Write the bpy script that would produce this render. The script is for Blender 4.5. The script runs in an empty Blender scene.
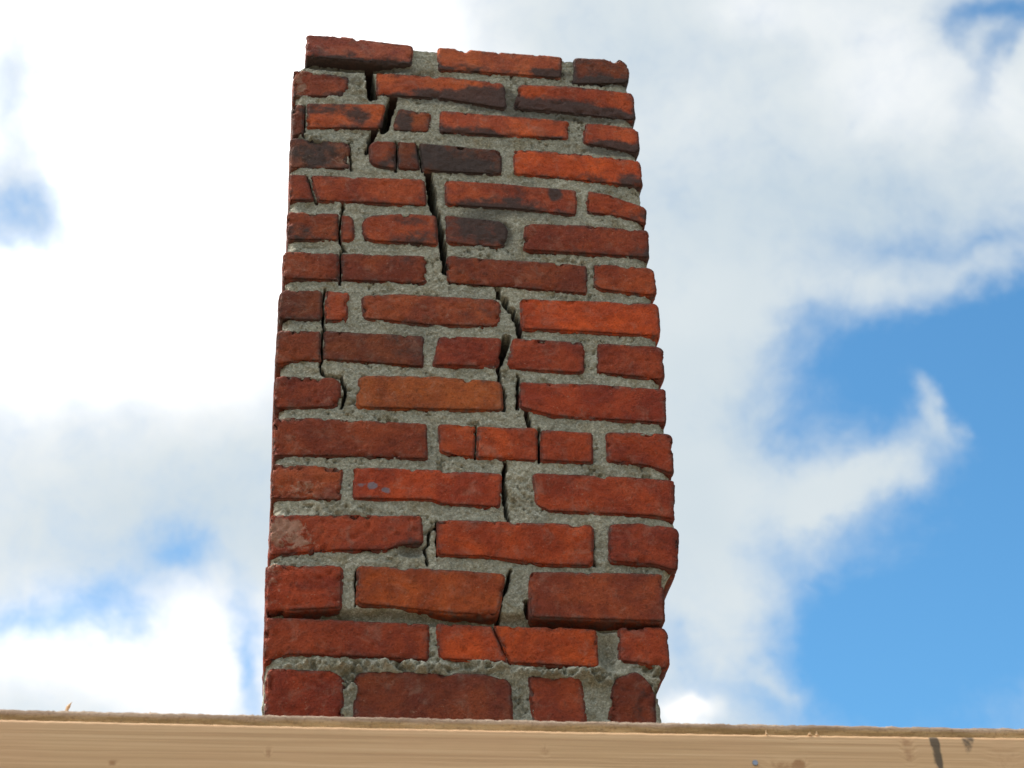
import bpy, math
import numpy as np
from mathutils import Vector, Matrix

scene = bpy.context.scene
COL = scene.collection

# ------------------------------------------------------------------ camera
CAM_LOC = (0.03239, -1.74166, -0.76342)
cam_data = bpy.data.cameras.new('camera')
cam = bpy.data.objects.new('camera', cam_data)
COL.objects.link(cam)
right = Vector((0.99103651, -0.1283118, -0.03718496))
up = Vector((-0.04426894, -0.57804864, 0.81480061))
fwd = Vector((0.12604324, 0.80585101, 0.57854753))
m = Matrix((right, up, -fwd)).transposed().to_4x4()
m.translation = CAM_LOC
cam.matrix_world = m
cam_data.sensor_width = 36.0
cam_data.lens = 1651.8 * 36.0 / 1024.0
cam_data.clip_start = 0.02
cam_data.clip_end = 5000.0
cam_data.dof.use_dof = True
cam_data.dof.focus_distance = 2.1
cam_data.dof.aperture_fstop = 11.0
scene.camera = cam

# ------------------------------------------------------------------ exposure
scene.view_settings.view_transform = 'Standard'
scene.view_settings.look = 'None'
scene.view_settings.exposure = 0.6
scene.view_settings.gamma = 1.0
scene.render.engine = 'CYCLES'
scene.cycles.max_bounces = 4
scene.cycles.diffuse_bounces = 3
scene.cycles.use_adaptive_sampling = True
scene.cycles.adaptive_threshold = 0.02

# ------------------------------------------------------------------ sun
SUN_DIR = Vector((-0.62, 0.16, 0.77)).normalized()
sun_data = bpy.data.lights.new('sun', 'SUN')
sun_data.energy = 3.0
sun_data.angle = math.radians(0.5)
sun_data.color = (1.0, 0.95, 0.86)
sun = bpy.data.objects.new('sun', sun_data)
sun.rotation_euler = SUN_DIR.to_track_quat('Z', 'Y').to_euler()
sun.location = (-3, 1, 5)
COL.objects.link(sun)

# ------------------------------------------------------------------ node helpers
class N:
    """tiny wrapper that adds nodes to a tree"""
    def __init__(self, tree):
        self.t = tree
        self.n = tree.nodes
        self.l = tree.links
    def put(self, sock, v):
        if isinstance(v, bpy.types.NodeSocket):
            self.l.new(v, sock)
        elif v is not None:
            if sock.type == 'RGBA' and len(v) == 3:
                v = (*v, 1.0)
            sock.default_value = v
    def math(self, op, a, b=None, c=None, clamp=False):
        n = self.n.new('ShaderNodeMath'); n.operation = op; n.use_clamp = clamp
        for i, v in enumerate((a, b, c)):
            if v is not None: self.put(n.inputs[i], v)
        return n.outputs[0]
    def vmath(self, op, a, b=None, out=0):
        n = self.n.new('ShaderNodeVectorMath'); n.operation = op
        self.put(n.inputs[0], a)
        if b is not None:
            self.put(n.inputs[3 if op == 'SCALE' else 1], b)
        return n.outputs[out]
    def mix(self, f, a, b, mode='MIX'):
        n = self.n.new('ShaderNodeMix'); n.data_type = 'RGBA'; n.blend_type = mode
        n.clamp_factor = True
        self.put(n.inputs[0], f); self.put(n.inputs[6], a); self.put(n.inputs[7], b)
        return n.outputs[2]
    def rng(self, v, a, b, c=0.0, d=1.0, smooth=True):
        n = self.n.new('ShaderNodeMapRange')
        if smooth: n.interpolation_type = 'SMOOTHSTEP'
        for i, x in enumerate((v, a, b, c, d)): self.put(n.inputs[i], x)
        return n.outputs[0]
    def noise(self, vec, scale, detail=4.0, rough=0.55, dist=0.0, out=0):
        n = self.n.new('ShaderNodeTexNoise')
        self.put(n.inputs['Vector'], vec)
        n.inputs['Scale'].default_value = scale
        n.inputs['Detail'].default_value = detail
        n.inputs['Roughness'].default_value = rough
        n.inputs['Distortion'].default_value = dist
        return n.outputs[out]
    def attr(self, name, typ='GEOMETRY', out='Fac'):
        n = self.n.new('ShaderNodeAttribute'); n.attribute_type = typ; n.attribute_name = name
        return n.outputs[out]


SKY_STRENGTH = 0.13
EXPOSURE = 0.6
SKY_K = (0.54, 0.98, 1.10)        # the blue of the photograph's sky is paler than a bare Nishita sky
CLOUD_K = 1.0 / (SKY_STRENGTH * 2.0 ** EXPOSURE)
BRICK_GAIN = (1.38, 1.42, 0.88)

# ------------------------------------------------------------------ sky: Nishita blue with broken cloud
# each patch: direction, two tangent vectors scaled by 1/size, amount
CLOUD_DENSITY = [
 ((0.4091, 0.8006, 0.4378), (9.738, -3.985, -1.812), (-0.254, -4.322, 8.142), -1.65),
 ((0.3798, 0.7291, 0.5694), (13.739, -8.317, 1.484), (-8.825, -11.012, 19.986), -1.3),
 ((0.3193, 0.7632, 0.5617), (22.602, -6.799, -3.61), (-1.211, -15.763, 22.107), -1.0),
 ((0.2928, 0.7528, 0.5895), (34.181, -22.499, 11.754), (-54.484, -41.168, 79.637), -0.4),
 ((0.2636, 0.7855, 0.5598), (73.803, -18.41, -8.924), (-4.488, -59.456, 85.539), -0.35),
 ((0.4101, 0.7454, 0.5255), (23.502, -9.314, -5.13), (-0.552, -7.446, 10.992), -0.8),
 ((0.3251, 0.8458, 0.423), (16.472, -5.257, -2.149), (-0.503, -9.511, 19.407), -1.25),
 ((0.2901, 0.7923, 0.5368), (47.8, -13.166, -6.399), (-3.047, -41.954, 63.564), -0.5),
 ((0.286, 0.8237, 0.4896), (62.698, -17.222, -7.645), (-2.501, -38.515, 66.258), -0.45),
 ((0.3724, 0.6031, 0.7054), (48.149, -22.655, -6.053), (-18.789, -55.19, 57.106), -0.95),
 ((0.3927, 0.5913, 0.7044), (56.466, -19.163, -15.392), (-8.086, -84.255, 75.236), -0.9),
 ((0.3877, 0.6174, 0.6845), (121.031, 2.937, -71.2), (13.265, -31.873, 21.234), -0.75),
 ((0.3682, 0.6196, 0.6931), (115.776, -93.674, 22.235), (-30.968, -28.353, 41.798), -0.4),
 ((0.3842, 0.694, 0.6088), (37.859, -23.531, 2.933), (-45.155, -60.504, 97.468), -0.5),
 ((0.3448, 0.708, 0.6162), (26.614, -11.778, -1.36), (-18.443, -49.421, 67.105), -0.45),
 ((-0.0614, 0.8669, 0.4948), (42.972, 9.301, -10.964), (22.026, -32.149, 59.06), -1.0),
 ((-0.1008, 0.8812, 0.462), (35.387, -3.355, 14.116), (-17.541, -22.283, 38.676), -1.0),
 ((-0.1542, 0.8825, 0.4443), (27.837, 2.446, 4.804), (-8.148, -33.874, 64.457), -0.8),
 ((-0.0211, 0.9023, 0.4306), (107.237, 1.023, 3.1), (-0.727, -14.269, 29.862), -1.1),
 ((-0.0248, 0.8833, 0.4681), (85.288, 0.771, 3.071), (-1.562, -26.562, 50.04), -0.35),
 ((0.2321, 0.8671, 0.4408), (82.135, -18.432, -6.989), (-1.222, -22.391, 44.691), -0.55),
 ((0.2414, 0.8803, 0.4084), (27.537, -6.457, -2.358), (-1.705, -35.854, 78.281), -0.3),
 ((-0.1723, 0.7443, 0.6452), (29.731, 2.772, 4.743), (-2.957, -33.963, 38.39), -0.8),
 ((-0.17, 0.698, 0.6956), (39.887, 2.955, 6.781), (-1.955, -21.097, 20.693), -0.3),
 ((-0.1543, 0.759, 0.6326), (58.932, 4.937, 8.448), (-9.524, -111.737, 131.742), -0.2),
 ((0.3681, 0.7584, 0.5379), (103.595, -67.146, 23.779), (-15.968, -13.85, 30.456), 1.05),
 ((0.3573, 0.7765, 0.5191), (27.674, -26.696, 20.888), (-53.188, -12.205, 54.869), 0.75),
 ((0.3297, 0.7962, 0.5073), (23.742, -10.92, 1.706), (-24.796, -41.27, 80.89), 0.7),
 ((0.3053, 0.8121, 0.4973), (29.047, -16.078, 8.424), (-60.984, -48.802, 117.141), 0.45),
 ((0.2628, 0.819, 0.5101), (20.338, -5.11, -2.273), (-1.076, -15.846, 25.995), 0.5),
 ((0.2611, 0.852, 0.4537), (35.414, -4.344, -12.223), (6.333, -14.446, 23.482), 0.45),
 ((0.2893, 0.8635, 0.4132), (47.124, -7.653, -16.999), (26.163, -55.414, 97.477), 0.75),
 ((0.2311, 0.886, 0.4019), (59.119, -13.272, -4.737), (-2.485, -54.297, 121.127), 1.0),
 ((0.3464, 0.7228, 0.598), (21.077, -9.869, -0.281), (-16.026, -35.721, 52.455), 0.62),
 ((0.3899, 0.6966, 0.6023), (40.137, -19.607, -3.304), (-18.328, -49.085, 68.633), 0.4),
 ((0.2578, 0.7507, 0.6083), (21.415, -10.364, 3.713), (-12.624, -16.759, 26.032), 0.25),
 ((0.2366, 0.7777, 0.5823), (40.603, -9.106, -4.338), (-1.277, -16.343, 22.346), 0.3),
]
CLOUD_LIGHT = [
 ((-0.0927, 0.7589, 0.6446), (7.198, 0.248, 0.743), (-0.476, -5.545, 6.459), 0.5),
 ((0.0088, 0.7019, 0.7122), (9.963, -0.528, 0.398), (-0.804, -8.696, 8.58), 0.25),
 ((-0.1143, 0.8957, 0.4297), (11.796, 1.108, 0.83), (-0.657, -12.687, 26.274), 0.5),
 ((-0.0527, 0.8934, 0.4462), (28.778, 1.044, 1.31), (-0.601, -11.002, 21.96), 0.35),
 ((-0.0808, 0.8448, 0.5289), (11.429, 1.409, -0.506), (2.027, -10.38, 16.888), -0.2),
 ((-0.0364, 0.854, 0.5191), (24.284, 0.31, 1.195), (-0.991, -14.59, 23.934), -0.1),
 ((-0.1699, 0.702, 0.6916), (32.608, 2.462, 5.511), (-1.448, -15.702, 15.583), -0.42),
 ((-0.1658, 0.746, 0.6449), (22.232, 1.968, 3.438), (-1.998, -22.995, 26.086), -0.42),
 ((-0.0564, 0.7859, 0.6158), (28.4, 0.372, 2.126), (-1.42, -17.346, 22.007), 0.15),
 ((0.3208, 0.6437, 0.6948), (30.196, -8.601, -5.972), (-1.554, -16.689, 16.18), 0.17),
 ((0.2582, 0.6313, 0.7313), (33.374, -7.76, -5.086), (-5.678, -59.261, 53.161), 0.18),
 ((0.3615, 0.646, 0.6724), (41.546, -13.381, -9.482), (-2.816, -30.749, 31.056), 0.12),
 ((0.2883, 0.708, 0.6447), (10.903, -2.886, -1.706), (-1.617, -18.624, 21.178), -0.22),
 ((0.2217, 0.687, 0.692), (27.437, -5.7, -3.131), (-1.354, -14.863, 15.188), 0.06),
 ((0.2311, 0.8865, 0.4009), (55.191, -12.392, -4.415), (-2.29, -50.312, 112.586), 0.5),
 ((0.3948, 0.6348, 0.6643), (55.688, -19.605, -14.361), (-2.843, -31.05, 31.361), 0.15),
 ((0.2617, 0.7997, 0.5404), (18.047, -4.489, -2.098), (-0.556, -7.657, 11.601), -0.12),
 ((0.2739, 0.8098, 0.5189), (27.101, -7.081, -3.254), (-2.06, -29.623, 47.313), 0.06),
 ((0.1716, 0.6625, 0.7291), (20.797, -3.534, -1.684), (-2.384, -25.213, 23.47), -0.06),
]

world = bpy.data.worlds.new('World')
scene.world = world
world.use_nodes = True
wt = world.node_tree
wt.nodes.clear()
w = N(wt)
tc = wt.nodes.new('ShaderNodeTexCoord')
D = w.vmath('NORMALIZE', tc.outputs['Generated'])
sky = wt.nodes.new('ShaderNodeTexSky')
sky.sky_type = 'NISHITA'
sky.sun_disc = False
sky.sun_elevation = math.asin(SUN_DIR.z)
sky.sun_rotation = math.atan2(SUN_DIR.x, SUN_DIR.y)
sky.air_density = 1.0; sky.dust_density = 0.4; sky.ozone_density = 1.5
sky_col = w.vmath('MULTIPLY', sky.outputs[0], SKY_K)
wn1 = w.noise(D, 9.0, 4.0, 0.6, 0.0, out=1)
warp = w.vmath('SUBTRACT', wn1, (0.5, 0.5, 0.5))
wn2 = w.noise(D, 40.0, 4.0, 0.65, 0.0, out=1)
warp2 = w.vmath('SUBTRACT', wn2, (0.5, 0.5, 0.5))
def patches(P, table, start):
    total = start
    for c, u, v, amp in table:
        c = Vector(c).normalized(); u = Vector(u); v = Vector(v)
        x = u.normalized(); y = (v - x*v.dot(x)).normalized(); z = x.cross(y)
        mp = w.n.new('ShaderNodeMapping'); mp.vector_type = 'TEXTURE'
        mp.inputs['Location'].default_value = c
        mp.inputs['Rotation'].default_value = Matrix((x, y, z)).transposed().to_euler()
        mp.inputs['Scale'].default_value = (1/u.length, 1/v.length, 1e4)
        w.put(mp.inputs['Vector'], P)
        q = w.vmath('DOT_PRODUCT', mp.outputs[0], mp.outputs[0], out=1)
        total = w.math('MULTIPLY_ADD', w.math('POWER', 0.449, q), amp, total)
    return total
P1 = w.vmath('ADD', D, w.vmath('ADD', w.vmath('SCALE', warp, 0.06), w.vmath('SCALE', warp2, 0.02)))
P2 = w.vmath('ADD', D, w.vmath('SCALE', warp, 0.07))
big = w.noise(D, 2.3, 3.0, 0.55)
near = w.rng(w.vmath('DOT_PRODUCT', D, (0.126, 0.806, 0.579), out=1), 0.80, 0.93)   # the cloud bank above the roof
bigt = w.math('MULTIPLY_ADD', w.math('SUBTRACT', big, 0.47), 6.0, 0.55)
bigt = w.math('MULTIPLY', bigt, w.math('SUBTRACT', 1.0, near))
base = w.math('MULTIPLY_ADD', near, 1.12, bigt)
front = w.math('GREATER_THAN', w.vmath('DOT_PRODUCT', D, (0.126, 0.806, 0.579), out=1), 0.25)
dens = w.math('MULTIPLY_ADD', patches(P1, CLOUD_DENSITY, 0.0), front, base)
fine = w.noise(D, 26.0, 5.0, 0.62, 0.4)
dens = w.math('MULTIPLY_ADD', w.math('SUBTRACT', fine, 0.5), 0.95, dens)
wisp = w.noise(w.vmath('ADD', D, w.vmath('SCALE', warp, 0.10)), 60.0, 5.0, 0.68)
dens = w.math('MULTIPLY_ADD', w.math('SUBTRACT', wisp, 0.5), 0.55, dens)
alpha = w.rng(dens, -0.55, 1.40)
lightv = w.math('MULTIPLY_ADD', patches(P2, CLOUD_LIGHT, 0.0), front, 0.62)
soft = w.noise(D, 7.0, 3.0, 0.55)
lightv = w.math('MULTIPLY_ADD', w.math('SUBTRACT', soft, 0.5), 0.35, lightv)
# clouds glow towards the sun, boosted out of view to light the chimney front
toward = w.vmath('DOT_PRODUCT', D, tuple(SUN_DIR), out=1)
lightv = w.math('MULTIPLY_ADD', w.rng(toward, 0.55, 1.0), 0.7, lightv)
glow = w.math('MULTIPLY_ADD', w.math('MULTIPLY', w.rng(toward, 0.50, 1.0), w.rng(lightv, 0.75, 1.3)), 4.6, 1.0)
cl = w.n.new('ShaderNodeValToRGB')
cl.color_ramp.interpolation = 'LINEAR'
els = cl.color_ramp.elements
els[0].position = 0.0; els[0].color = (0.36, 0.48, 0.58, 1)
els[1].position = 1.0; els[1].color = (1.14, 1.13, 1.12, 1)
e = els.new(0.35); e.color = (0.54, 0.655, 0.74, 1)
e = els.new(0.65); e.color = (0.745, 0.81, 0.84, 1)
w.put(cl.inputs[0], lightv)
cloud = w.vmath('SCALE', cl.outputs[0], w.math('MULTIPLY', glow, CLOUD_K))
final = w.mix(alpha, sky_col, cloud)
bg = wt.nodes.new('ShaderNodeBackground')
bg.inputs['Strength'].default_value = SKY_STRENGTH
w.put(bg.inputs[0], final)
wo = wt.nodes.new('ShaderNodeOutputWorld')
wt.links.new(bg.outputs[0], wo.inputs[0])
world.cycles.sampling_method = 'MANUAL'
world.cycles.sample_map_resolution = 512

# ------------------------------------------------------------------ tables, millimetres on the chimney's front face
BRICKS = [
 (1, [(16.8, 1114.7), (73.8, 1116.1), (176.6, 1106.9)], [(16.9, 1067.4), (173.5, 1065.7)], (142, 72, 68), 4.5, 6.0, 3, 1.0),
 (1, [(214.7, 1108.6), (404.6, 1105.6)], [(215.0, 1059.1), (277.7, 1060.8), (400.5, 1059.8)], (156, 76, 60), 6.0, 6.0, 2, 1.2),
 (1, [(424.1, 1107.6), (496.2, 1110.3), (509.3, 1098.4)], [(417.5, 1048.6), (504.7, 1060.0)], (106, 50, 40), 6.2, 10.8, 0, 1.4),
 (2, [(-0.6, 1042.4), (83.6, 1034.6)], [(0.9, 986.6), (74.9, 992.4)], (120, 55, 46), 5.8, 8.7, -2, 2.0),
 (2, [(122.0, 1045.8), (217.0, 1046.5), (313.5, 1041.9)], [(123.2, 1000.0), (216.4, 1000.4), (316.1, 986.7)], (160, 74, 55), 4.5, 10.5, 0, 1.4),
 (2, [(334.7, 1039.9), (414.2, 1044.0), (510.7, 1038.2)], [(326.1, 989.7), (410.9, 987.0), (509.9, 980.4)], (148, 62, 44), 9.3, 9.3, 1, 1.5),
 (3, [(0.2, 968.2), (17.3, 971.8)], [(4.1, 904.7), (18.0, 911.8)], (112, 56, 46), 5.8, 8.7, 0, 1.6),
 (3, [(21.2, 973.2), (135.2, 981.6)], [(21.9, 923.2), (129.0, 931.4)], (166, 76, 52), 4.3, 7.2, 0, 1.2),
 (3, [(155.0, 976.2), (202.8, 970.3)], [(145.3, 928.9), (199.5, 930.6)], (128, 62, 46), 9.0, 7.5, -1, 1.6),
 (3, [(216.1, 975.6), (408.4, 970.9)], [(215.6, 930.0), (404.8, 934.3)], (166, 74, 54), 5.8, 5.8, 1, 1.0),
 (3, [(432.4, 969.4), (512.0, 967.1)], [(427.5, 927.2), (510.4, 913.1)], (154, 66, 48), 7.8, 10.9, 1, 1.3),
 (4, [(0.6, 902.4), (83.8, 901.7)], [(2.2, 844.5), (86.1, 849.4)], (112, 64, 62), 5.6, 8.4, -1, 1.5),
 (4, [(114.1, 905.3), (150.1, 907.4)], [(113.3, 859.4), (151.2, 852.9)], (124, 56, 44), 14.5, 5.8, 1, 1.4),
 (4, [(153.3, 908.7), (181.2, 908.1)], [(153.2, 854.9), (188.2, 854.9)], (102, 50, 40), 4.3, 4.3, 0, 1.2),
 (4, [(183.4, 908.3), (305.7, 902.9)], [(190.7, 854.2), (302.7, 855.6)], (96, 50, 42), 4.4, 8.7, 0, 1.3),
 (4, [(322.9, 906.7), (421.0, 906.6), (509.8, 898.1)], [(322.4, 857.9), (417.7, 853.2), (508.5, 846.8)], (172, 70, 42), 6.0, 7.5, 2, 0.9),
 (5, [(2.1, 831.9), (26.2, 832.0)], [(4.0, 782.6), (39.6, 786.3)], (136, 60, 46), 5.4, 4.1, 0, 1.2),
 (5, [(29.3, 832.2), (192.4, 838.0)], [(42.5, 785.6), (115.6, 786.6), (195.5, 787.2)], (138, 60, 46), 4.2, 5.6, 0, 1.2),
 (5, [(221.6, 838.4), (410.7, 834.3)], [(222.4, 791.1), (327.6, 790.7), (408.5, 785.6)], (142, 62, 48), 8.7, 5.8, 1, 1.2),
 (5, [(426.8, 834.6), (458.6, 829.4), (511.6, 805.7)], [(422.6, 791.4), (471.6, 788.5), (508.4, 776.2)], (140, 58, 40), 6.0, 7.5, 1, 1.3),
 (6, [(2.8, 762.3), (73.6, 764.0)], [(3.5, 711.7), (73.4, 715.0)], (122, 56, 43), 7.0, 4.2, 0, 1.5),
 (6, [(75.7, 762.8), (93.1, 760.8)], [(76.8, 714.3), (93.9, 716.4)], (132, 58, 44), 4.0, 13.5, 0, 1.2),
 (6, [(105.5, 762.7), (157.6, 770.3), (207.6, 771.3)], [(106.2, 717.3), (171.5, 717.5), (209.4, 715.7)], (146, 64, 46), 19.6, 5.6, 0, 1.2),
 (6, [(220.3, 773.2), (308.9, 766.0)], [(223.5, 721.3), (305.1, 718.0)], (126, 58, 44), 5.6, 18.2, 0, 1.3),
 (6, [(334.4, 764.2), (419.6, 767.7), (509.9, 764.1)], [(329.6, 715.3), (423.3, 714.6), (506.5, 713.2)], (122, 52, 40), 7.0, 5.6, 2, 1.0),
 (7, [(0.1, 690.2), (74.6, 693.3)], [(1.1, 642.3), (76.7, 644.8)], (116, 52, 42), 6.8, 3.4, 0, 1.2),
 (7, [(77.6, 693.0), (193.9, 695.8)], [(78.7, 645.6), (193.1, 647.3)], (118, 53, 42), 3.4, 8.1, 0, 1.2),
 (7, [(223.2, 698.8), (417.8, 695.3)], [(223.1, 650.2), (308.1, 648.0), (414.5, 643.6)], (116, 52, 40), 7.0, 5.6, 0, 1.5),
 (7, [(427.2, 697.7), (512.9, 696.4)], [(426.0, 659.3), (436.0, 652.0), (512.6, 645.1)], (136, 58, 40), 5.8, 11.6, 1, 1.3),
 (8, [(-0.8, 624.2), (54.8, 627.5)], [(-2.8, 574.4), (55.3, 575.5)], (102, 50, 42), 10.4, 3.9, 0, 1.5),
 (8, [(57.5, 627.3), (89.4, 625.0)], [(58.4, 575.7), (87.8, 577.5)], (142, 62, 48), 4.0, 5.4, 0, 1.4),
 (8, [(107.0, 621.0), (157.9, 627.7), (295.0, 626.3)], [(108.9, 582.2), (194.0, 576.7), (290.7, 579.1)], (130, 60, 46), 8.1, 13.5, 0, 1.5),
 (8, [(322.4, 628.1), (417.8, 630.7), (512.1, 631.9)], [(321.7, 576.8), (414.3, 577.3), (510.5, 575.5)], (168, 66, 39), 5.4, 8.1, 2, 0.9),
 (9, [(-2.4, 555.4), (54.8, 558.4)], [(-2.4, 498.8), (28.6, 508.5), (56.1, 510.1)], (110, 50, 40), 6.2, 3.8, 0, 1.4),
 (9, [(57.3, 559.1), (189.9, 558.8)], [(57.6, 511.8), (119.1, 510.5), (188.2, 507.1)], (103, 50, 41), 3.9, 5.2, 0, 1.5),
 (9, [(211.8, 560.1), (292.8, 560.8)], [(201.4, 510.3), (287.2, 512.7)], (126, 50, 39), 5.2, 5.2, 0, 1.0),
 (9, [(309.6, 561.0), (405.0, 559.9)], [(299.1, 510.9), (369.6, 508.3), (402.3, 509.3)], (130, 52, 40), 5.4, 8.1, 1, 1.0),
 (9, [(424.1, 560.7), (512.3, 557.9)], [(419.4, 511.1), (509.3, 503.0)], (124, 50, 38), 6.7, 9.4, 1, 1.1),
 (10, [(-1.7, 482.9), (82.7, 484.4)], [(-1.7, 431.5), (81.8, 438.1)], (114, 48, 38), 7.5, 16.2, 0, 1.7),
 (10, [(104.5, 488.0), (210.3, 493.0), (290.4, 489.4)], [(103.4, 437.7), (209.7, 440.8), (291.4, 442.7)], (142, 70, 45), 9.1, 9.1, 0, 1.0),
 (10, [(315.5, 489.2), (408.7, 491.0), (510.0, 488.4)], [(313.9, 449.3), (356.5, 437.3), (505.5, 433.0)], (136, 52, 38), 5.4, 5.4, 2, 1.0),
 (11, [(-1.1, 418.4), (69.6, 419.8), (192.8, 418.3)], [(0.6, 360.0), (96.0, 363.7), (192.4, 363.7)], (118, 51, 39), 6.2, 5.0, 1, 1.6),
 (11, [(207.3, 418.2), (256.1, 416.8)], [(209.6, 375.7), (227.9, 370.5), (253.2, 369.4)], (150, 62, 40), 6.5, 2.6, 1, 0.9),
 (11, [(257.3, 416.8), (334.0, 417.5)], [(254.5, 369.5), (333.3, 367.1)], (150, 60, 39), 2.5, 5.0, 1, 0.9),
 (11, [(338.0, 416.2), (406.7, 414.3)], [(336.8, 368.0), (404.0, 368.0)], (146, 58, 38), 3.9, 5.2, 1, 0.9),
 (11, [(424.7, 415.8), (511.4, 417.6)], [(424.2, 371.2), (478.4, 366.1), (508.3, 353.8)], (130, 50, 36), 6.8, 6.8, 1, 1.2),
 (12, [(0.8, 349.0), (87.6, 346.6)], [(0.8, 298.4), (86.2, 299.1)], (134, 62, 49), 6.2, 6.2, 1, 2.2),
 (12, [(99.6, 347.6), (196.1, 348.9), (286.6, 346.3)], [(99.6, 301.6), (196.9, 304.4), (211.7, 298.5), (282.4, 297.0)], (150, 58, 40), 5.0, 6.2, 1, 1.0),
 (12, [(326.4, 348.8), (412.3, 349.6), (508.5, 346.3)], [(326.9, 304.6), (344.0, 293.7), (478.3, 291.8), (502.2, 287.0)], (140, 55, 38), 7.5, 5.0, 1, 1.0),
 (13, [(2.1, 275.8), (185.0, 281.6)], [(2.4, 217.7), (78.3, 227.9), (140.6, 230.2), (158.7, 238.4), (186.6, 240.8)], (136, 56, 43), 6.0, 6.0, 1, 2.0),
 (13, [(204.4, 275.3), (397.6, 275.7)], [(204.2, 226.2), (262.0, 226.2), (332.7, 216.9), (393.9, 216.9)], (148, 58, 36), 7.2, 7.2, 3, 0.8),
 (13, [(419.2, 276.5), (458.1, 279.4), (507.3, 274.1)], [(414.8, 223.9), (472.0, 221.0), (498.7, 211.5)], (130, 52, 40), 7.5, 10.0, 5, 0.9),
 (14, [(0.5, 206.1), (89.5, 207.1)], [(2.2, 143.1), (89.6, 151.0)], (132, 51, 38), 7.2, 6.0, 3, 2.0),
 (14, [(108.5, 207.8), (206.9, 205.7), (286.8, 202.9)], [(108.2, 156.1), (149.4, 154.1), (218.1, 147.0), (274.1, 146.0)], (142, 63, 38), 8.4, 8.4, 4, 0.8),
 (14, [(315.1, 206.6), (479.7, 209.4)], [(314.2, 144.5), (476.1, 143.2)], (126, 55, 42), 6.2, 6.2, 5, 0.8),
 (15, [(2.4, 138.0), (193.0, 133.7)], [(3.6, 78.1), (32.6, 90.1), (89.8, 89.1), (191.5, 86.6)], (126, 51, 38), 5.8, 4.6, 0, 1.1),
 (15, [(202.9, 134.7), (267.1, 133.2)], [(204.3, 88.9), (286.1, 85.7)], (158, 62, 37), 5.8, 3.5, 0, 0.9),
 (15, [(268.4, 133.9), (393.6, 132.2)], [(286.9, 85.7), (392.0, 82.1)], (160, 64, 36), 3.6, 6.0, 0, 0.9),
 (15, [(420.5, 135.0), (479.4, 138.7)], [(418.4, 91.7), (444.6, 89.2), (477.5, 79.7)], (136, 54, 40), 6.0, 12.0, 0, 1.5),
 (16, [(7.3, 72.6), (78.8, 71.2), (95.0, 62.8)], [(7.2, 4.8), (95.1, 6.5)], (124, 47, 36), 9.9, 9.9, 1, 1.8),
 (16, [(107.4, 68.1), (136.0, 71.3), (257.6, 70.5), (287.8, 63.6)], [(107.5, 3.1), (286.7, 4.2)], (112, 51, 42), 10.3, 10.3, 1, 1.0),
 (16, [(308.0, 70.4), (371.1, 70.7)], [(313.1, 2.2), (373.8, 3.4)], (130, 55, 43), 5.8, 5.8, -1, 1.2),
 (16, [(409.7, 71.6), (436.5, 78.0), (457.9, 62.5)], [(396.4, 1.4), (453.5, 0.0)], (106, 46, 37), 16.8, 19.2, 1, 1.8),
]
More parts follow.
